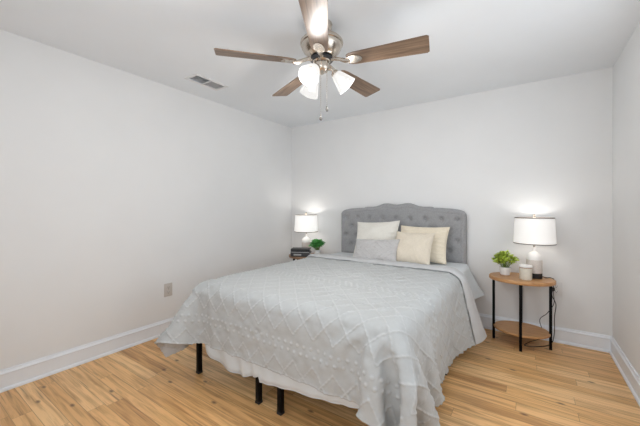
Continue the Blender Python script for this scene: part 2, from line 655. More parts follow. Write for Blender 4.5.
# invented window in the right wall, out of view, for the side fill
ws = MB()
for y in (SY0 + 0.03, SY1 - 0.03):
    ws.box((xc, y, (SZ0 + SZ1) / 2), (0.08, 0.06, SZ1 - SZ0), 0.004)
for z in (SZ0 + 0.03, (SZ0 + SZ1) / 2, SZ1 - 0.03):
    ws.box((xc, (SY0 + SY1) / 2, z), (0.07, SY1 - SY0 - 0.12, 0.06), 0.004)
added_win2 = structure(ws.build('added_window_2', MAT['trim']))
MB().box((xc, (SY0 + SY1) / 2, (SZ0 + SZ1) / 2), (0.006, SY1 - SY0 - 0.1, SZ1 - SZ0 - 0.1)).build('added_window_pane', MAT['pane'], added_win2)


# ------------------------------------------------------------------ bed
BX0, BX1, BY0, BY1 = -2.03, -0.51, 1.385, 3.42     # mattress footprint
BXC = (BX0 + BX1) / 2
ZF, ZM = 0.355, 0.655                               # top of frame, top of mattress
bed = thing('bed', 'double bed with black metal frame and grey button-tufted headboard against back wall', 'bed', (BXC, BY1, 0))


def rel(x, y, z=0):
    return (x - BXC, y - BY1, z)


fr = MB()
for x in (BX0 + 0.015, BXC - 0.095, BXC + 0.095, BX1 - 0.015):
    fr.box(rel(x, (BY0 + BY1) / 2, ZF - 0.02), (0.03, BY1 - BY0, 0.04), 0.003)
for y in np.linspace(BY0 + 0.02, BY1 - 0.02, 12):
    for xa, xb in ((BX0, BXC - 0.08), (BXC + 0.08, BX1)):
        fr.box(rel((xa + xb) / 2, y, ZF - 0.022), (xb - xa, 0.03, 0.03), 0.003)
for x in (BX0 + 0.006, BX1 - 0.006):
    fr.box(rel(x, (BY0 + BY1) / 2, ZF - 0.03), (0.035, BY1 - BY0, 0.03), 0.003)
fr.box(rel(BXC, BY0 + 0.015, ZF - 0.02), (0.2, 0.028, 0.03), 0.003)
fr.box(rel(BXC, BY1 - 0.015, ZF - 0.02), (0.2, 0.028, 0.03), 0.003)
fr.build('frame', MAT['black'], bed)
for y in (BY0 - 0.003, 2.40, BY1 - 0.03):
    for x in (BX0 - 0.003, BXC - 0.138, BXC + 0.045, BX1 + 0.003):
        lg = MB().box(rel(x, y, (ZF - 0.04) / 2 + 0.006), (0.032, 0.032, ZF - 0.052), 0.003)
        lo = lg.build('leg', MAT['black'], bed)
        MB().box(rel(x, y, 0.009), (0.036, 0.036, 0.018), 0.004).build('foot_cap', MAT['rubber'], lo)

# headboard: camel-back outline, diamond of buttons, rolled border
HBX = -1.280
HP = [(0, 1.274), (0.05, 1.280), (0.11, 1.290), (0.16, 1.289), (0.21, 1.272), (0.255, 1.256), (0.30, 1.250), (0.37, 1.250), (0.405, 1.247),
      (0.42, 1.238), (0.50, 1.236), (0.62, 1.226), (0.69, 1.214), (0.725, 1.200), (0.745, 1.176), (0.752, 1.14)]
hpx, hpz = np.array(HP).T
HW, HZ0 = 0.752, 0.632
HYF, HYB = 3.475, 3.545


def hb_top(x):
    return np.interp(np.abs(x), hpx, hpz)


buttons = []
for r, z in enumerate((1.112, 1.000, 0.888, 0.776)):
    n = 9 if r % 2 == 0 else 8
    for i in range(n):
        buttons.append(((i - (n - 1) / 2) * 0.168, z))
nu, nv = 221, 91
us = np.linspace(-HW, HW, nu)
vs_ = np.linspace(0, 1, nv)
U, V = np.meshgrid(us, vs_, indexing='ij')
TOP = hb_top(U)
Z = HZ0 + (TOP - HZ0) * V
edge = np.minimum(np.minimum(HW - np.abs(U), (TOP - Z)), (Z - HZ0) + 0.02)
depth = 0.034 * np.clip(1 - (1 - np.clip(edge / 0.045, 0, 1)) ** 2, 0, 1) ** 0.6
groove = np.exp(-((edge - 0.05) / 0.006) ** 2) * 0.006
dd = np.full(U.shape, 9.0)
for bx, bz in buttons:
    dd = np.minimum(dd, np.hypot(U - bx, Z - bz))
depth = depth + np.clip(dd / 0.1, 0, 1) ** 0.7 * 0.012 - 0.022 * np.exp(-(dd / 0.024) ** 2) - groove
rngc = np.random.RandomState(3)
P = np.stack([U + HBX - BXC, HYF + 0.034 - depth - BY1, Z], -1)
hb = grid_obj('headboard', P, MAT['headboard'], bed)
bk = MB()
poly = [(-HW, HZ0)] + [(-a, b) for a, b in HP[::-1]] + HP[1:] + [(HW, HZ0)]
bk.prism([(x + HBX - BXC, z) for x, z in poly], 0, 1, Matrix(((1, 0, 0, 0), (0, 0, -(HYB - HYF - 0.034), HYB - BY1), (0, 1, 0, 0), (0, 0, 0, 1))))
bk.build('headboard_back', MAT['headboard'], hb, smooth=False)
for bx, bz in buttons:
    m = Matrix.Translation((bx + HBX - BXC, HYF + 0.034 - 0.020 - BY1, bz)) @ Matrix.Rotation(PI / 2, 4, 'X')
    MB().lathe([(0.0, 0.006), (0.006, 0.005), (0.010, 0.002), (0.011, -0.002)], 12, m).build('button', MAT['headboard'], hb)
for sx in (-1, 1):
    MB().box((HBX - BXC + sx * 0.715, 3.52 - BY1, HZ0 / 2 + 0.02), (0.05, 0.022, HZ0 + 0.04), 0.003).build('headboard_leg', MAT['black'], bed)
    MB().box((HBX - BXC + sx * 0.715, 3.468 - BY1, 0.622), (0.045, 0.08, 0.05), 0.003).build('bracket', MAT['black'], bed)

# mattress
mt = MB().box(((BX0 + BX1) / 2, (BY0 + BY1) / 2, (ZF + ZM) / 2), (BX1 - BX0 - 0.01, BY1 - BY0, ZM - ZF - 0.002), 0.05, seg=5)
mt = tag(mt.build('mattress', MAT['mattress']), 'white mattress lying on the black bed frame under the sheet and comforter', 'mattress')


# ---- sheet: lies on the mattress, hangs at foot and sides
def sheet_mesh():
    off = 0.021
    rr = 0.05
    # perimeter from head-left, round the foot, to head-right
    pts = []
    x0, x1, y0, y1 = BX0 - off, BX1 + off, BY0 - off, BY1 + off
    for y in np.arange(y1, y0 + rr, -0.02):
        pts.append((x0, y, -1, 0, 'L'))
    for a in np.linspace(0, PI / 2, 7):
        pts.append((x0 + rr - rr * math.cos(a), y0 + rr - rr * math.sin(a), -math.cos(a), -math.sin(a), 'C'))
    for x in np.arange(x0 + rr + 0.012, x1 - rr, 0.012):
        pts.append((x, y0, 0, -1, 'F'))
    for a in np.linspace(0, PI / 2, 7):
        pts.append((x1 - rr + rr * math.sin(a), y0 + rr - rr * math.cos(a), math.sin(a), -math.cos(a), 'C'))
    for y in np.arange(y0 + rr + 0.02, y1 + 0.001, 0.02):
        pts.append((x1, y, 1, 0, 'R'))
    zt = ZM + 0.006
    rows = []
    hx = [-2.05, -1.95, -1.91, -1.85, -1.70, -1.54, -1.45, -1.385, -1.38, -1.118, -0.975, -0.71, -0.5]
    hz = [0.29, 0.26, 0.203, 0.175, 0.142, 0.139, 0.165, 0.185, 0.150, 0.187, 0.198, 0.237, 0.26]
    cols = []
    for (x, y, nx, ny, s) in pts:
        if s == 'F' or (s == 'C' and True):
            zh = np.interp(x, hx, hz)
        elif s == 'L':
            zh = 0.30
        else:
            t = min(1, max(0, (y - 2.2) / 1.0))
            zh = 0.26 + 0.10 * t + 0.01 * math.sin(y * 17)
        fl = 0.0
        if s == 'R':
            fl = 0.135 * max(0, min(1, (y - 3.02) / 0.4)) ** 1.6
        col = [(x - nx * 0.10, y - ny * 0.10, zt), (x - nx * 0.05, y - ny * 0.05, zt)]
        for a in np.linspace(0, PI / 2, 5)[1:]:
            col.append((x - nx * (0.04 - 0.04 * math.sin(a)), y - ny * (0.04 - 0.04 * math.sin(a)), zt - 0.04 + 0.04 * math.cos(a)))
        for k in range(1, 19):
            t = k / 18
            z = (zt - 0.04) + (zh - zt + 0.04) * t
            w = 0.0
            if s == 'F':
                w = -0.011 * t * (1 - math.cos((x + 0.3 * z) * 46 + math.sin(x * 9) * 2)) * (1 if x < -1.38 else 0.35)
                w += 0.012 * t
                if x > -1.38:
                    w += -0.006 * t
            o = w + fl * t ** 1.2 + 0.002
            col.append((x + nx * o, y + ny * o, z))
        cols.append(col)
    return np.array(cols, float)


SH = sheet_mesh()
sh = MB()
n, m = SH.shape[:2]
idx = np.arange(n * m).reshape(n, m)
vs = SH.reshape(-1, 3).tolist()
fs = [(idx[i, j], idx[i, j + 1], idx[i + 1, j + 1], idx[i + 1, j]) for i in range(n - 1) for j in range(m - 1)]
fs.append([int(idx[i, 0]) for i in range(n)])
sh.add(vs, fs)
sheet = sh.build('bed_sheet', MAT['sheet'], smooth=True, angle=60)
sol = sheet.modifiers.new('thickness', 'SOLIDIFY')
sol.thickness = 0.003
sol.offset = 0
tag(sheet, 'plain white bed sheet over the mattress, its hem showing below the comforter at the foot', 'sheet')
# sewn hem along the lower edge
hem = MB()
hem.tube([tuple(p) for p in SH[:, -1]], 0.0032, 6)
hem.build('hem', MAT['sheet'], sheet)


# ---- comforter: cloth relaxed over the bed, then tufted
def drape():
    h = 0.032
    OL, OR, OF = 0.45, 0.60, 0.408     # overhang left, right, foot
    YH = 2.90                            # rolled edge near the pillows
    box = (BX0 - 0.022, BX1 + 0.018, BY0 - 0.03, 4.2)
    ztop = ZM + 0.012
    uu = np.arange(BX0 - OL, BX1 + OR + h / 2, h)
    vv = np.arange(BY0 - OF, YH + h / 2, h)
    nx_, ny_ = len(uu), len(vv)
    X, Y = np.meshgrid(uu, vv, indexing='ij')
    rng = np.random.RandomState(11)
    P = np.stack([X, Y, np.full_like(X, ztop + 0.05)], -1)
    # begin partly bent so that it falls outward evenly
    ox = np.maximum(0, np.maximum(box[0] - X, X - box[1]))
    oy = np.maximum(0, box[2] - Y)
    P[..., 2] -= 0.25 * (ox + oy)
    P += rng.normal(0, 0.002, P.shape)
    Q = P.copy()
    R = 0.075
    thick = 0.024
    cons = []

    def pairs(dx, dy, k):
        a = np.array([(i, j) for i in range(nx_) for j in range(ny_) if 0 <= i + dx < nx_ and 0 <= j + dy < ny_])
        if dx:
            key = (a[:, 0] // abs(dx)) % 2
        else:
            key = (a[:, 1] // abs(dy)) % 2
        for c in (0, 1):
            s = a[key == c]
            ia = s[:, 0] * ny_ + s[:, 1]
            ib = (s[:, 0] + dx) * ny_ + s[:, 1] + dy
            cons.append((ia, ib, h * math.hypot(dx, dy), k))
    pairs(1, 0, 1.0)
    pairs(0, 1, 1.0)
    pairs(1, 1, 0.35)
    pairs(1, -1, 0.35)
    pairs(2, 0, 0.05)
    pairs(0, 2, 0.05)
    pairs(4, 0, 0.008)
    pairs(0, 4, 0.008)
    p = P.reshape(-1, 3)
    q = Q.reshape(-1, 3)
    # centre and half sizes of rounded bed block (extends below the floor)
    cx, cy = (box[0] + box[1]) / 2, (box[2] + box[3]) / 2
    hx, hy = (box[1] - box[0]) / 2, (box[3] - box[2]) / 2
    cz, hz = (ztop - 1.0) / 2, (ztop + 1.0) / 2
    C = np.array([cx, cy, cz])
    HB = np.array([hx, hy, hz]) - R
    fu, fv = X.reshape(-1), Y.reshape(-1)
    foot = (fv < BY0) & (fu > -1.92) & (fu < -0.64)
    corner = (fv < BY0 + 0.25) & (fu >= -0.64)
    flap = (fv < BY0) & (fu > BX1)
    dt2 = (1 / 60.) ** 2 * 0.05
    steps = 800
    for it in range(steps):
        vel = (p - q) * 0.985
        q = p.copy()
        p = p + vel
        p[:, 2] -= 9.8 * dt2
        p[flap, 0] -= 2.5 * dt2
        for rep in range(6):
            for ia, ib, l0, k in cons:
                d = p[ib] - p[ia]
                ln = np.sqrt((d * d).sum(1)) + 1e-9
                c = (0.5 * k * (ln - l0) / ln)[:, None] * d
                p[ia] += c
                p[ib] -= c
            # collide with the bed
            r = p - C
            a = np.abs(r) - HB
            ao = np.maximum(a, 0)
            ln = np.sqrt((ao * ao).sum(1))
            inside = ln < 1e-9
            dist = np.where(inside, a.max(1), ln) - R
            pen = thick - dist
            hit = pen > 0
            nrm = np.sign(r) * ao / (ln[:, None] + 1e-9)
            if inside.any():
                ax = a.argmax(1)
                nn = np.zeros_like(r)
                nn[np.arange(len(r)), ax] = np.sign(r[np.arange(len(r)), ax])
                nrm[inside] = nn[inside]
            p[hit] += nrm[hit] * pen[hit][:, None]
            # friction on contact
            dq = p[hit] - q[hit]
            dq -= nrm[hit] * (dq * nrm[hit]).sum(1)[:, None]
            p[hit] -= dq * 0.35
            # smoothed flat against the foot of the bed; the near corner gathers beside it
            e = 0.5 * max(0.0, 1 - max(0, it - 250) / 250)
            if it > 200:
                p[foot, 1] = np.maximum(p[foot, 1], BY0 - 0.070 - e)
                p[corner, 1] = np.maximum(p[corner, 1], BY0 - 0.150 - e)
                p[corner, 0] = np.minimum(p[corner, 0], BX1 + 0.135 + e)
            fl = p[:, 2] < 0.024
            p[fl, 2] = 0.024
            dq = p[fl] - q[fl]
            p[fl, :2] -= dq[:, :2] * 0.4
    return uu, vv, p.reshape(nx_, ny_, 3)


def cubic_matrix(xs, xq):
    """Catmull-Rom weights from uniform samples xs to query points xq"""
    h = xs[1] - xs[0]
    n = len(xs)
    M_ = np.zeros((len(xq), n))
    t = (xq - xs[0]) / h
    i = np.clip(np.floor(t).astype(int), 0, n - 2)
    f = t - i
    w = [-.5 * f ** 3 + f ** 2 - .5 * f, 1.5 * f ** 3 - 2.5 * f ** 2 + 1, -1.5 * f ** 3 + 2 * f ** 2 + .5 * f, .5 * f ** 3 - .5 * f ** 2]
    for k in range(4):
        j = i + k - 1
        for r in range(len(xq)):
            if j[r] < 0:
                M_[r, 0] += 2 * w[k][r]
                M_[r, 1] -= w[k][r]
            elif j[r] > n - 1:
                M_[r, n - 1] += 2 * w[k][r]
                M_[r, n - 2] -= w[k][r]
            else:
                M_[r, j[r]] += w[k][r]
    return M_


def normals(P):
    du = np.gradient(P, axis=0)
    dv = np.gradient(P, axis=1)
    n = np.cross(du, dv)
    return n / (np.linalg.norm(n, axis=2, keepdims=True) + 1e-9)


uu, vv, DP = drape()
fine = 0.0046
uq = np.arange(uu[0], uu[-1], fine)
vq = np.arange(vv[0], vv[-1], fine)
A, B = cubic_matrix(uu, uq), cubic_matrix(vv, vq)
FP = np.einsum('ai,bj,ijk->abk', A, B, DP, optimize=True)
UU, VV = np.meshgrid(uq, vq, indexing='ij')
# the folded head end kicks outward where it hangs at the right
_f = np.clip((UU - BX1) / 0.6, 0, 1)
_w = np.clip((VV - (vq[-1] - 0.42)) / 0.42, 0, 1)
_w = _w * _w * (3 - 2 * _w)
FP[..., 0] += 0.16 * _f * _w
FP[..., 1] += 0.05 * _f * _w
FP[..., 2] += 0.055 * _f * _w
# the far foot corner is turned up and out
_g = np.clip((BX0 + 0.02 - UU) / 0.45, 0, 1) * np.clip((BY0 + 0.05 - VV) / 0.42, 0, 1)
FP[..., 2] += 0.075 * _g
FP[..., 0] -= 0.11 * _g
FN = normals(FP)


def smooth_noise(nu, nv, seed):
    r = np.random.RandomState(seed)
    g = r.normal(0, 1, (nu, nv))
    a = cubic_matrix(np.arange(nu, dtype=float), np.linspace(0, nu - 1, len(uq)))
    b = cubic_matrix(np.arange(nv, dtype=float), np.linspace(0, nv - 1, len(vq)))
    return a @ g @ b.T


# tufted pattern in the cloth's own measure
TT = VV - (BY0 - 0.16)                 # 0 at the foot edge of the bed, + towards the head
DW, DH = 0.136, 0.155


def lattice(t, t0, n_d):
    s = (t - t0)
    m = (s > -0.004) & (s < n_d * DH + 0.004)
    a = UU / DW + s / DH
    b = UU / DW - s / DH
    da = np.abs(a - np.round(a)) * DW * 0.76
    db = np.abs(b - np.round(b)) * DW * 0.76
    w = 0.0058
    la = np.clip(1 - (da / w) ** 2, 0, 1) * (0.72 + 0.28 * np.sin(s * 330))
    lb = np.clip(1 - (db / w) ** 2, 0, 1) * (0.72 + 0.28 * np.sin(s * 330 + 1))
    return np.where(m, np.maximum(la, lb), 0)


def dots(t, t0, step=0.046, ph=0.0, r=0.0105):
    du = (UU / step + ph)
    du = np.abs(du - np.round(du)) * step
    return np.clip(1 - (du ** 2 + (t - t0) ** 2) / r ** 2, 0, 1) ** 0.7


pat = lattice(TT, 0.0, 4)
pat = np.maximum(pat, lattice(TT, -0.145 - 3 * DH, 3))
pat = np.maximum(pat, lattice(TT, 0.84, 4))
pat = np.maximum(pat, lattice(TT, 1.60, 2))
for t0, ph in ((-0.052, 0), (-0.094, 0.5), (0.66, 0), (0.70, 0.5), (0.74, 0), (1.50, 0), (1.54, 0.5)):
    pat = np.maximum(pat, dots(TT, t0, ph=ph))
# hem cord along both long sides and the foot
eu = np.minimum(UU - uq[0], uq[-1] - UU)
ev = VV - vq[0]
rag = np.clip(1 - (np.minimum(eu, ev) / 0.012) ** 2, 0, 1) * (0.55 + 0.45 * np.sin(UU * 260) * np.sin(VV * 260))
low = 0.0022 * smooth_noise(34, 30, 5) + 0.0022 * smooth_noise(70, 60, 6)
FPd = FP + FN * (0.0058 * pat + 0.004 * rag + low)[..., None]
# frayed outer edge: edge rows pushed out and in
for arr, ax, sgn in ((0, 0, -1), (-1, 0, 1)):
    d = FP[arr] - FP[arr + (1 if arr == 0 else -1)]
    d /= np.linalg.norm(d, axis=1, keepdims=True)
    s = np.clip(np.sin(vq * 145), -0.2, 1)
    amp = 0.003 if arr == 0 else 0.010
    FPd[arr] += d * (amp * s)[:, None]
# folded-back band at the head end
r = 0.007
last = FPd[:, -1]
tan = FP[:, -1] - FP[:, -4]
tan /= np.linalg.norm(tan, axis=1, keepdims=True)
nl = FN[:, -2]
rows = []
for a in np.linspace(0, PI, 9)[1:]:
    rows.append(last + tan * (r * math.sin(a)) + nl * (r * (1 - math.cos(a))))
flap_w = 0.155
wr = smooth_noise(40, 30, 8)
for k in range(1, int(flap_w / fine)):
    j = -1 - k
    t = k * fine / flap_w
    base = FP[:, j] + FN[:, j] * (2 * r + 0.006 * math.sin(PI * t) - 0.013 * max(0, t - 0.7) / 0.3 + 0.002 * wr[:, j])[:, None]
    rows.append(base)
flapP = np.stack(rows, 1)
ALL = np.concatenate([FPd, flapP], 1)
nA = FPd.shape[1]
fm = np.zeros((ALL.shape[0] - 1, ALL.shape[1] - 1))
fm[:, nA + 3:] = 1
comf = grid_obj('comforter', ALL, [MAT['comforter'], MAT['lining']], face_mat=fm)
at = comf.data.attributes.new('tuft', 'FLOAT', 'POINT')
tv = np.zeros(ALL.shape[:2], np.float32)
tv[:, :nA] = np.maximum(pat, rag * 0.8)
at.data.foreach_set('value', tv.reshape(-1))
sol = comf.modifiers.new('thickness', 'SOLIDIFY')
sol.thickness = 0.010
sol.offset = -1
sol.material_offset = 1
sol.material_offset_rim = 0
tag(comf, 'white chenille-tufted comforter draped over the bed, folded back near the pillows', 'comforter')


# ---- pillows
def pillow(name, w, h, t, mat, center, lean, label, rz=0.0, roll=0.0, pattern=None, seed=0):
    n = 61
    a = np.linspace(-1, 1, n)
    A_, B_ = np.meshgrid(a, a, indexing='ij')
    rr = np.random.RandomState(seed)
    # sides bow inward between the corners
    ex = A_ * w / 2 * (1 - 0.075 * (1 - B_ ** 2))
    ez = B_ * h / 2 * (1 - 0.075 * (1 - A_ ** 2))
    th = t / 2 * (np.clip(1 - np.abs(A_) ** 2.2, 0, 1) ** 0.55) * (np.clip(1 - np.abs(B_) ** 2.2, 0, 1) ** 0.55)
    puck = 0.006 * np.sin(6 * A_ + rr.rand() * 6) * np.cos(5 * B_ + rr.rand() * 6) * (th / (t / 2))
    wr = 0.005 * np.sin(22 * np.arctan2(B_, A_)) * np.clip(np.maximum(np.abs(A_), np.abs(B_)) - 0.55, 0, 1) * (th > 0.001)
    pt = pattern(ex, ez) * np.clip(th / (0.3 * t), 0, 1) if pattern else 0
    F = np.stack([ex, -(th + puck + wr + pt), ez], -1)
    Bk = np.stack([ex, th + puck, ez], -1)
    mb = MB()
    idx = np.arange(n * n).reshape(n, n)
    q = np.stack([idx[:-1, :-1], idx[1:, :-1], idx[1:, 1:], idx[:-1, 1:]], -1).reshape(-1, 4).tolist()
    mb.add(F.reshape(-1, 3).tolist(), q)
    mb.add(Bk.reshape(-1, 3).tolist(), [x[::-1] for x in q])
    o = mb.build(name, mat, smooth=True, angle=180)
    bm = bmesh.new()
    bm.from_mesh(o.data)
    bmesh.ops.remove_doubles(bm, verts=bm.verts[:], dist=0.0006)
    bmesh.ops.recalc_face_normals(bm, faces=bm.faces[:])
    bm.to_mesh(o.data)
    bm.free()
    o.location = center
    o.rotation_euler = (Euler((0, 0, rz)).to_matrix() @ Euler((-lean, 0, 0)).to_matrix() @ Euler((0, roll, 0)).to_matrix()).to_euler()
    tag(o, label, 'pillow')
    # piped seam round the edge
    per = [F[i, 0] for i in range(n)] + [F[-1, j] for j in range(1, n)] + [F[i, -1] for i in range(n - 2, -1, -1)] + [F[0, j] for j in range(n - 2, 0, -1)]
    MB().tube([tuple(p) for p in per], 0.0024, 6, closed=True).build('seam', mat, o)
    return o


def stripes(x, z):
    return 0.0035 * np.clip(np.sin(z * 2 * PI / 0.04), -0.3, 1)


def diamonds(x, z):
    a = np.abs((np.abs(x) + np.abs(z * 1.25)) / 0.07 % 1 - 0.5) * 2
    return 0.009 * np.clip(1 - a / 0.24, 0, 1) - 0.002 * np.clip(1 - np.abs(x) / 0.01, 0, 1)


def fine_rib(x, z):
    return 0.0018 * np.sin(x * 2 * PI / 0.02)


pillow('throw_pillow', 0.53, 0.44, 0.17, MAT['ivory'], (-1.45, 3.285, 0.876), 0.42, 'tall ivory square pillow leaning on headboard at left, behind the grey one', 0.0, -0.06, None, 1)
pillow('throw_pillow', 0.52, 0.40, 0.17, MAT['cream'], (-0.925, 3.295, 0.856), 0.44, 'wide cream ribbed square pillow leaning on headboard at right, partly hidden', 0.0, 0.0, stripes, 2)
pillow('throw_pillow', 0.40, 0.36, 0.14, MAT['beige'], (-0.965, 3.085, 0.832), 0.58, 'smaller plain beige square pillow in front of the cream ribbed one', -0.03, 0.0, fine_rib, 3)
pillow('lumbar_pillow', 0.49, 0.27, 0.12, MAT['pearl'], (-1.325, 2.985, 0.788), 0.60, 'low pearl grey pillow with raised diamond lines at front left', 0.04, -0.05, diamonds, 4)


# ------------------------------------------------------------------ side tables
def side_table(label, loc, ztop, wood_m, rz=0.0):
    t = thing('side_table', label, 'side table', loc, rz)
    a, b = 0.255, 0.212

    def oval(sa, sb, z0, z1, bev):
        prof = [(0, z0), (1 - bev / sa, z0), (1, z0 + bev), (1, z1 - bev), (1 - bev / sa, z1), (0, z1)]
        mb = MB()
        mb.lathe([(r_, z_) for r_, z_ in prof], 64, None, 0, sa, sb)
        return mb
    oval(a, b, ztop - 0.030, ztop, 0.004).build('tabletop', wood_m, t)
    oval(0.216, 0.184, 0.122, 0.140, 0.003).build('shelf', wood_m, t)
    for x, y in ((-0.216, 0), (0.216, 0), (0, -0.180), (0, 0.180)):
        lg = MB().box((x, y, (ztop - 0.03) / 2), (0.022, 0.022, ztop - 0.03), 0.002).build('leg', MAT['black'], t)
    return t


TR = (-0.048, 3.325)
TL = (-2.475, 3.315)
ZTR, ZTL = 0.606, 0.600
side_table('oval two-tier oak side table on black legs, right of the bed', (*TR, 0), ZTR, MAT['tabletop'])
side_table('dark wood oval side table mostly hidden behind the left of the bed', (*TL, 0), ZTL, MAT['walnut'])


# ------------------------------------------------------------------ table lamps
def table_lamp(label, loc, shade_m, cord=None):
    t = thing('table_lamp', label, 'lamp', loc)
    MB().lathe([(0, 0), (0.058, 0), (0.060, 0.003), (0.060, 0.046), (0.060, 0.047)], 40).build('base_band', MAT['rubber'], t)
    MB().lathe([(0.0602, 0.0475), (0.0605, 0.055), (0.0605, 0.165)], 40, close=False).build('body', MAT['clay'], t)
    MB().lathe([(0.0605, 0.165), (0.060, 0.178), (0.056, 0.198), (0.045, 0.216), (0.028, 0.229), (0.018, 0.236), (0.015, 0.245),
                (0.015, 0.268), (0.017, 0.270), (0.017, 0.276), (0, 0.276)], 40, close=False).build('shoulder', MAT['ceramic'], t)
    MB().lathe([(0.008, 0.276), (0.008, 0.300), (0.015, 0.302), (0.016, 0.345), (0.010, 0.350), (0, 0.350)], 20).build('socket', MAT['nickel'], t)
    MB().lathe([(0.010, 0.351), (0.016, 0.365), (0.029, 0.395), (0.031, 0.412), (0.026, 0.432), (0.012, 0.444), (0, 0.446)], 20).build('bulb', MAT['bulb'], t)
    z0, z1, r0, r1 = 0.312, 0.540, 0.160, 0.149
    sh_ = MB().lathe([(r0, z0), (r1, z1), (r1 - 0.002, z1), (r0 - 0.002, z0)], 64, close=False)
    sh_.f += [(k * 4 + 3, ((k + 1) % 64) * 4 + 3, ((k + 1) % 64) * 4, k * 4) for k in range(64)]
    sh_.mi += [0] * 64
    so = sh_.build('lamp_shade', shade_m, t)
    for zz, rr_ in ((z0, r0), (z1, r1)):
        MB().lathe([(rr_ - 0.003, zz - 0.004), (rr_ + 0.0012, zz - 0.004), (rr_ + 0.0012, zz + 0.004), (rr_ - 0.003, zz + 0.004), (rr_ - 0.003, zz - 0.004)], 64,
                   close=False).build('trim_band', MAT['trimband'], so)
    hp = MB()
    for s in (-1, 1):
        hp.tube([(0.015 * s, 0, 0.30), (0.045 * s, 0, 0.33), (0.055 * s, 0, 0.40), (0.040 * s, 0, 0.48), (0.004 * s, 0, 0.535)], 0.0018, 6)
    for k in range(3):
        an = 2 * PI * k / 3
        hp.tube([(0, 0, 0.535), (math.cos(an) * (r1 - 0.003), math.sin(an) * (r1 - 0.003), 0.535)], 0.0018, 6)
    hp.build('harp', MAT['nickel'], t)
    MB().lathe([(0.005, 0.530), (0.011, 0.545), (0.012, 0.550), (0.006, 0.556), (0.010, 0.566), (0.006, 0.574), (0, 0.576)], 16).build('finial', MAT['nickel'], t)
    d = bpy.data.lights.new('lamp_glow', 'POINT')
    d.energy = LAMP_BULB_W
    d.color = WARM
    d.shadow_soft_size = 0.032
    lo = bpy.data.objects.new('lamp_glow', d)
    lo.location = (0, 0, 0.470)
    COL.objects.link(lo)
    lo.parent = t
    return t


LR = (0.052, 3.365)
lamp_r = table_lamp('lit table lamp with white bottle base and drum shade on the oak side table', (*LR, ZTR), MAT['shade'])
LL = (-2.525, 3.375)
lamp_l = table_lamp('lit table lamp with drum shade behind the stacked dark books, left of bed', (*LL, ZTL), MAT['shade2'])


def spline(pts, n=10):
    pts = [Vector(p) for p in pts]
    out = []
    for i in range(len(pts) - 1):
        p0, p1, p2, p3 = pts[max(0, i - 1)], pts[i], pts[i + 1], pts[min(len(pts) - 1, i + 2)]
        for k in range(n):
            t = k / n
            out.append(0.5 * ((2 * p1) + (p2 - p0) * t + (2 * p0 - 5 * p1 + 4 * p2 - p3) * t * t + (3 * p1 - p0 - 3 * p2 + p3) * t ** 3))
    out.append(pts[-1])
    return out


lb = Vector((*LR, ZTR))
cw = [(LR[0] + 0.058, LR[1] + 0.01, ZTR + 0.018), (LR[0] + 0.085, LR[1] + 0.02, ZTR + 0.006), (LR[0] + 0.125, LR[1] + 0.06, ZTR + 0.003), (LR[0] + 0.15, LR[1] + 0.088, ZTR - 0.03),
      (0.185, 3.475, 0.45), (0.215, 3.49, 0.36), (0.205, 3.49, 0.25), (0.202, 3.48, 0.09), (0.17, 3.42, 0.012), (0.06, 3.31, 0.006), (-0.02, 3.29, 0.006),
      (0.02, 3.40, 0.006), (0.12, 3.46, 0.06), (0.095, 3.47, 0.20), (0.15, 3.48, 0.27), (0.20, 3.50, 0.36), (0.198, 3.515, 0.45), (0.197, 3.525, 0.475)]
MB().tube([p - lb for p in spline(cw, 8)], 0.0032, 6).build('power_cord', MAT['rubber'], lamp_r)
MB().box(Vector((0.197, 3.532, 0.487)) - lb, (0.026, 0.035, 0.030), 0.006).build('plug', MAT['rubber'], lamp_r)


# ------------------------------------------------------------------ canister, plants, books
cn = thing('canister', 'small cream stoneware canister with lid in front of the lamp on oak table', 'canister', (-0.012, 3.245, ZTR))
MB().lathe([(0, 0), (0.044, 0), (0.047, 0.004), (0.0475, 0.100), (0.044, 0.102), (0, 0.102)], 40).build('body', MAT['creamclay'], cn)
MB().lathe([(0.044, 0.1015), (0.0475, 0.1015), (0.0475, 0.108), (0.044, 0.1085), (0, 0.1085)], 40, close=False).build('lid_band', MAT['tan'], cn)
MB().lathe([(0.046, 0.1085), (0.0505, 0.1095), (0.051, 0.122), (0.048, 0.126), (0.02, 0.128), (0, 0.128)], 40).build('lid', MAT['ceramic'], cn)


def leaf_shape(l, w, curl):
    vs, fs = [], []
    n = 5
    for i in range(n + 1):
        t = i / n
        ww = w * math.sin(PI * min(1, t * 0.97 + 0.03)) ** 0.75
        z = -curl * t * t
        vs += [(-ww / 2, t * l, z + 0.12 * ww), (0, t * l, z), (ww / 2, t * l, z + 0.12 * ww)]
    for i in range(n):
        a = i * 3
        fs += [(a, a + 1, a + 4, a + 3), (a + 1, a + 2, a + 5, a + 4)]
    return vs, fs


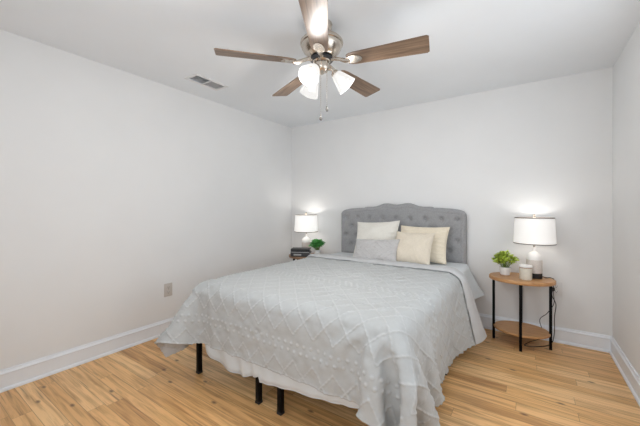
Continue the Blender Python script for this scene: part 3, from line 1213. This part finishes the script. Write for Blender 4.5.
def potted_plant(label, loc, leaf_m, pot_m, R, Hp, fr, fh, nst, seed, ll, band=True):
    t = thing('potted_plant', label, 'plant', loc)
    MB().lathe([(0, 0), (R * 0.74, 0), (R * 0.78, 0.003), (R * 0.98, Hp * 0.8), (R, Hp - 0.003), (R * 0.98, Hp), (R * 0.90, Hp), (R * 0.88, Hp - 0.012), (0, Hp - 0.012)],
               36).build('pot', pot_m, t)
    if band:
        MB().lathe([(R * 0.75, -0.0), (R * 0.79, 0.0005), (R * 0.815, 0.013), (R * 0.79, 0.014)], 36, close=False).build('pot_band', MAT['tan'], t)
    MB().lathe([(0, Hp - 0.006), (R * 0.5, Hp - 0.008), (R * 0.885, Hp - 0.011)], 24, close=False).build('soil', MAT['soil'], t)
    rnd = random.Random(seed)
    sm, lm = MB(), MB()
    for i in range(nst):
        an = rnd.uniform(0, 2 * PI)
        q = math.sqrt(rnd.random())
        tip = Vector((math.cos(an) * fr * q, math.sin(an) * fr * q, Hp + fh * (0.28 + 0.72 * math.sqrt(max(0, 1 - q * q)) * rnd.uniform(0.75, 1.05))))
        root = Vector((math.cos(an) * R * 0.5 * q, math.sin(an) * R * 0.5 * q, Hp - 0.012))
        mid = root.lerp(tip, 0.55) + Vector((0, 0, 0.02))
        cv = spline([root, mid, tip], 5)
        sm.tube(cv, 0.0012, 5)
        for p in cv[4:]:
            for _ in range(2):
                l = ll * rnd.uniform(0.7, 1.15)
                vs, fs = leaf_shape(l, l * 0.62, l * rnd.uniform(0.1, 0.4))
                az = rnd.uniform(0, 2 * PI)
                m = Matrix.Translation(p) @ Matrix.Rotation(az, 4, 'Z') @ Matrix.Rotation(rnd.uniform(-0.4, 0.9), 4, 'X') @ Matrix.Rotation(rnd.uniform(-0.6, 0.6), 4, 'Y')
                lm.add(vs, fs, m)
    sm.build('stems', MAT['stem'], t)
    lm.build('foliage', leaf_m, t, smooth=True, angle=80)
    return t


potted_plant('small yellow-green leafy plant in white pot on the oak side table', (-0.172, 3.315, ZTR), MAT['leaf'], MAT['pot'], 0.048, 0.082, 0.105, 0.140, 60, 4, 0.027)
potted_plant('small dark green leafy plant in pale pot beside the stacked books, left of bed', (-2.275, 3.285, ZTL), MAT['leaf2'], MAT['pot2'], 0.042, 0.088, 0.092, 0.135, 52, 9, 0.036, False)


def book(label, loc, rz, w, d, h, mat, patch):
    t = thing('book', label, 'book', loc, rz, )
    c = MB()
    th = 0.003
    c.box((0, 0, th / 2), (w, d, th), 0.001)
    c.box((0, 0, h - th / 2), (w, d, th), 0.001)
    c.box((0, -d / 2 + th / 2, h / 2), (w, th * 1.6, h - 0.001), 0.001)
    c.build('cover', mat, t)
    MB().box((0, 0.002, h / 2), (w - 0.008, d - 0.010, h - 2 * th - 0.0004)).build('pages', MAT['pages'], t)
    px_, pw, pz, ph = patch
    MB().box((px_, -d / 2 - 0.0014, h * pz), (pw, 0.0008, h * ph)).build('spine_patch', MAT['spine'], t)
    return t


bk_c = (-2.478, 3.205)
book('thick charcoal hardback with grey spine patch, bottom of the stack on dark side table', (*bk_c, ZTL), math.radians(27), 0.255, 0.170, 0.054, MAT['book2'], (-0.035, 0.10, 0.50, 0.34))
book('black hardback with thin grey spine band, topmost of the stack left of bed', (bk_c[0] - 0.002, bk_c[1] + 0.001, ZTL + 0.0542), math.radians(29), 0.250, 0.165, 0.047, MAT['book1'], (0.0, 0.235, 0.12, 0.16))


# ------------------------------------------------------------------ outlets
def outlet(label, loc, rz, pm):
    t = thing('wall_outlet', label, 'outlet', loc, rz)      # faces local -Y
    MB().box((0, -0.003, 0), (0.082, 0.006, 0.128), 0.0025).build('cover_plate', pm, t)
    for z in (-0.024, 0.024):
        so = MB().box((0, -0.0065, z), (0.034, 0.004, 0.030), 0.0018).build('socket', pm, t)
        sl = MB()
        for x in (-0.0065, 0.0065):
            sl.box((x, -0.0087, z + 0.004), (0.0028, 0.0008, 0.009))
        m = Matrix.Translation((0, -0.0083, z - 0.008)) @ Matrix.Rotation(PI / 2, 4, 'X')
        sl.lathe([(0, 0), (0.003, 0), (0.003, 0.0008), (0, 0.0008)], 12, m)
        sl.build('slots', MAT['slot'], so)
    MB().lathe([(0, 0), (0.003, 0), (0.0025, 0.0012), (0, 0.0014)], 12, Matrix.Translation((0, -0.006, 0)) @ Matrix.Rotation(PI / 2, 4, 'X')).build('screw', MAT['nickel'], t)
    return t


outlet('beige duplex wall outlet on the left wall beside the bed', (XL, 1.648, 0.428), PI / 2, MAT['outlet'])
outlet('white wall outlet on the back wall behind the oak side table', (0.222, YB, 0.487), 0, MAT['outletw'])

# ------------------------------------------------------------------ ceiling register
vt = thing('ceiling_vent', 'white rectangular air vent with slanted slats on the ceiling', 'vent', ((VX0 + VX1) / 2, (VY0 + VY1) / 2, H))
hx_, hy_ = (VX1 - VX0) / 2, (VY1 - VY0) / 2
fv = MB()
b_ = 0.028
for sx in (-1, 1):
    fv.box((sx * (hx_ + b_ / 2 - 0.004), 0, -0.003), (b_, 2 * hy_ + 2 * b_ - 0.008, 0.006), 0.002)
    fv.box((0, sx * (hy_ + b_ / 2 - 0.004), -0.003), (2 * hx_ - 0.008, b_, 0.0056), 0.0)
fv.box((0, -0.004, -0.002), (2 * hx_, 0.012, 0.008), 0.001)
fv.build('frame', MAT['vent'], vt)
MB().box((0, 0, 0.10), (2 * hx_ - 0.002, 2 * hy_ - 0.002, 0.003)).build('duct_back', MAT['duct'], vt)
for half, ang in ((-1, 0.75), (1, -0.75)):
    for k in range(8):
        y = half * (0.018 + k * 0.0175) - 0.004
        MB().box((0, y, 0.007), (2 * hx_ - 0.004, 0.012 if half < 0 else 0.0175, 0.0014), 0, (ang, 0, 0)).build('slat', MAT['ventgrey'], vt)

# ------------------------------------------------------------------ ceiling fan
FC = (-1.115, 1.66)
fan = thing('ceiling_fan', 'five-blade brown wood ceiling fan with three lit frosted glass shades', 'ceiling fan', (*FC, H), math.radians(34.2))
MB().lathe([(0, 0), (0.068, 0), (0.070, -0.006), (0.066, -0.030), (0.048, -0.046), (0.030, -0.052), (0.030, -0.100), (0, -0.100)], 40).build('canopy', MAT['nickel'], fan)
MB().lathe([(0.0, -0.098), (0.060, -0.098), (0.105, -0.101), (0.128, -0.108), (0.139, -0.120), (0.141, -0.128), (0.139, -0.138), (0.133, -0.142), (0.133, -0.147),
            (0.130, -0.160), (0.119, -0.180), (0.102, -0.200), (0.086, -0.214), (0.070, -0.222), (0, -0.224)], 56).build('motor_housing', MAT['nickel'], fan)
fwo = MB().lathe([(0, -0.222), (0.056, -0.222), (0.058, -0.226), (0.058, -0.246), (0.054, -0.250), (0, -0.250)], 40).build('flywheel', MAT['nickel'], fan)
MB().lathe([(0.057, -0.226), (0.073, -0.226), (0.077, -0.230), (0.077, -0.236), (0.073, -0.240), (0.057, -0.240)], 40, close=False).build('flywheel_ring', MAT['darkmetal'], fwo)
MB().lathe([(0, -0.249), (0.046, -0.249), (0.050, -0.262), (0.050, -0.292), (0.042, -0.308), (0.022, -0.318), (0.010, -0.328), (0, -0.330)],
           36).build('switch_housing', MAT['nickel'], fan)
ZB = -0.262
PITCH = math.radians(12)


def blade_outline():
    pts = []
    rr0, rr1 = 0.175, 0.665
    w0, w1 = 0.052, 0.071
    pts += [(rr0, -w0 * 0.72), (rr0 + 0.02, -w0 * 0.95), (rr0 + 0.05, -w0 * 1.05)]
    pts += [(rr1 - 0.012, -w1), (rr1, -w1 + 0.010), (rr1, w1 - 0.010), (rr1 - 0.012, w1)]
    pts += [(rr0 + 0.05, w0 * 1.05), (rr0 + 0.02, w0 * 0.95), (rr0, w0 * 0.72)]
    return pts


bo = blade_outline()
for k in range(5):
    ang = math.radians(-22 + 72 * k)
    base = Matrix.Rotation(ang, 4, 'Z') @ Matrix.Translation((0, 0, ZB)) @ Matrix.Rotation(-PITCH, 4, 'X')
    bl = MB().prism(bo, -0.003, 0.003).build('blade', MAT['blade'], fan, smooth=False)
    bl.matrix_local = base
    ir = MB()
    # curved iron: arm from the flywheel, oval medallion under the blade root
    ir.tube([(0.065, 0, 0.022), (0.09, 0, 0.022), (0.125, 0, 0.010), (0.16, 0, -0.006), (0.19, 0, -0.0085)], [0.012, 0.012, 0.012, 0.014, 0.014], 8)
    ir.prism([(0.215 + 0.055 * math.cos(a), 0.034 * math.sin(a)) for a in np.linspace(0, 2 * PI, 24, endpoint=False)], -0.0085, -0.0035)
    io = ir.build('blade_iron', MAT['nickel'], bl)
    for (px_, py_) in ((0.19, 0.018), (0.19, -0.018), (0.245, 0)):
        MB().lathe([(0, -0.0115), (0.004, -0.0110), (0.006, -0.0085)], 10, Matrix.Translation((px_, py_, 0))).build('screw', MAT['nickel'], bl)
# light kit: three arms with bell shades
for k in range(3):
    an = math.radians(2 + 120 * k)
    dirv = Vector((math.cos(an), math.sin(an), 0))
    neck = dirv * 0.088 + Vector((0, 0, -0.322))
    axis = (dirv * 0.70 + Vector((0, 0, -0.72))).normalized()
    MB().tube(spline([dirv * 0.040 + Vector((0, 0, -0.295)), dirv * 0.066 + Vector((0, 0, -0.296)), neck - axis * 0.012, neck], 5), 0.0095, 10).build('light_arm', MAT['nickel'], fan)
    rot = axis.to_track_quat('Z', 'Y').to_matrix().to_4x4()
    m = Matrix.Translation(neck) @ rot
    fit = MB().lathe([(0, -0.012), (0.022, -0.012), (0.027, -0.004), (0.028, 0.014), (0.024, 0.014), (0, 0.010)], 24, m).build('fitter', MAT['nickel'], fan)
    prof = [(0.028, 0.006), (0.036, 0.018), (0.044, 0.040), (0.052, 0.066), (0.060, 0.092), (0.068, 0.118), (0.065, 0.118), (0.057, 0.091), (0.049, 0.066), (0.041, 0.040), (0.033, 0.019), (0.025, 0.007)]
    gs = MB().lathe(prof, 36, m, close=False)
    gs.build('glass_shade', MAT['fanglass'], fan)
    MB().lathe([(0, 0.010), (0.013, 0.012), (0.014, 0.030), (0.024, 0.052), (0.027, 0.068), (0.021, 0.084), (0.008, 0.091), (0, 0.092)], 20, m).build('bulb', MAT['bulb'], fan)
    d = bpy.data.lights.new('fan_glow', 'POINT')
    d.energy = FAN_BULB_W
    d.color = (1.0, 0.98, 0.955)
    d.shadow_soft_size = 0.035
    lo = bpy.data.objects.new('fan_glow', d)
    lo.location = neck + axis * 0.103
    COL.objects.link(lo)
    lo.parent = fan
# pull chains
for (cx_, cy_, z1) in ((-0.006, -0.030, -0.628), (0.034, -0.012, -0.565)):
    ch = MB()
    ch.tube([(cx_, cy_, -0.318), (cx_, cy_, z1 + 0.02)], 0.0011, 6)
    for z in np.arange(z1 + 0.022, -0.32, 0.012):
        ch.lathe([(0, -0.002), (0.0017, -0.001), (0.0017, 0.001), (0, 0.002)], 6, Matrix.Translation((cx_, cy_, z)))
    co = ch.build('pull_chain', MAT['nickel'], fan)
    MB().lathe([(0, 0.024), (0.003, 0.022), (0.004, 0.014), (0.009, 0.004), (0.010, -0.004), (0.006, -0.011), (0, -0.013)], 16, Matrix.Translation((cx_, cy_, z1))).build('chain_fob', MAT['crystal'], co)
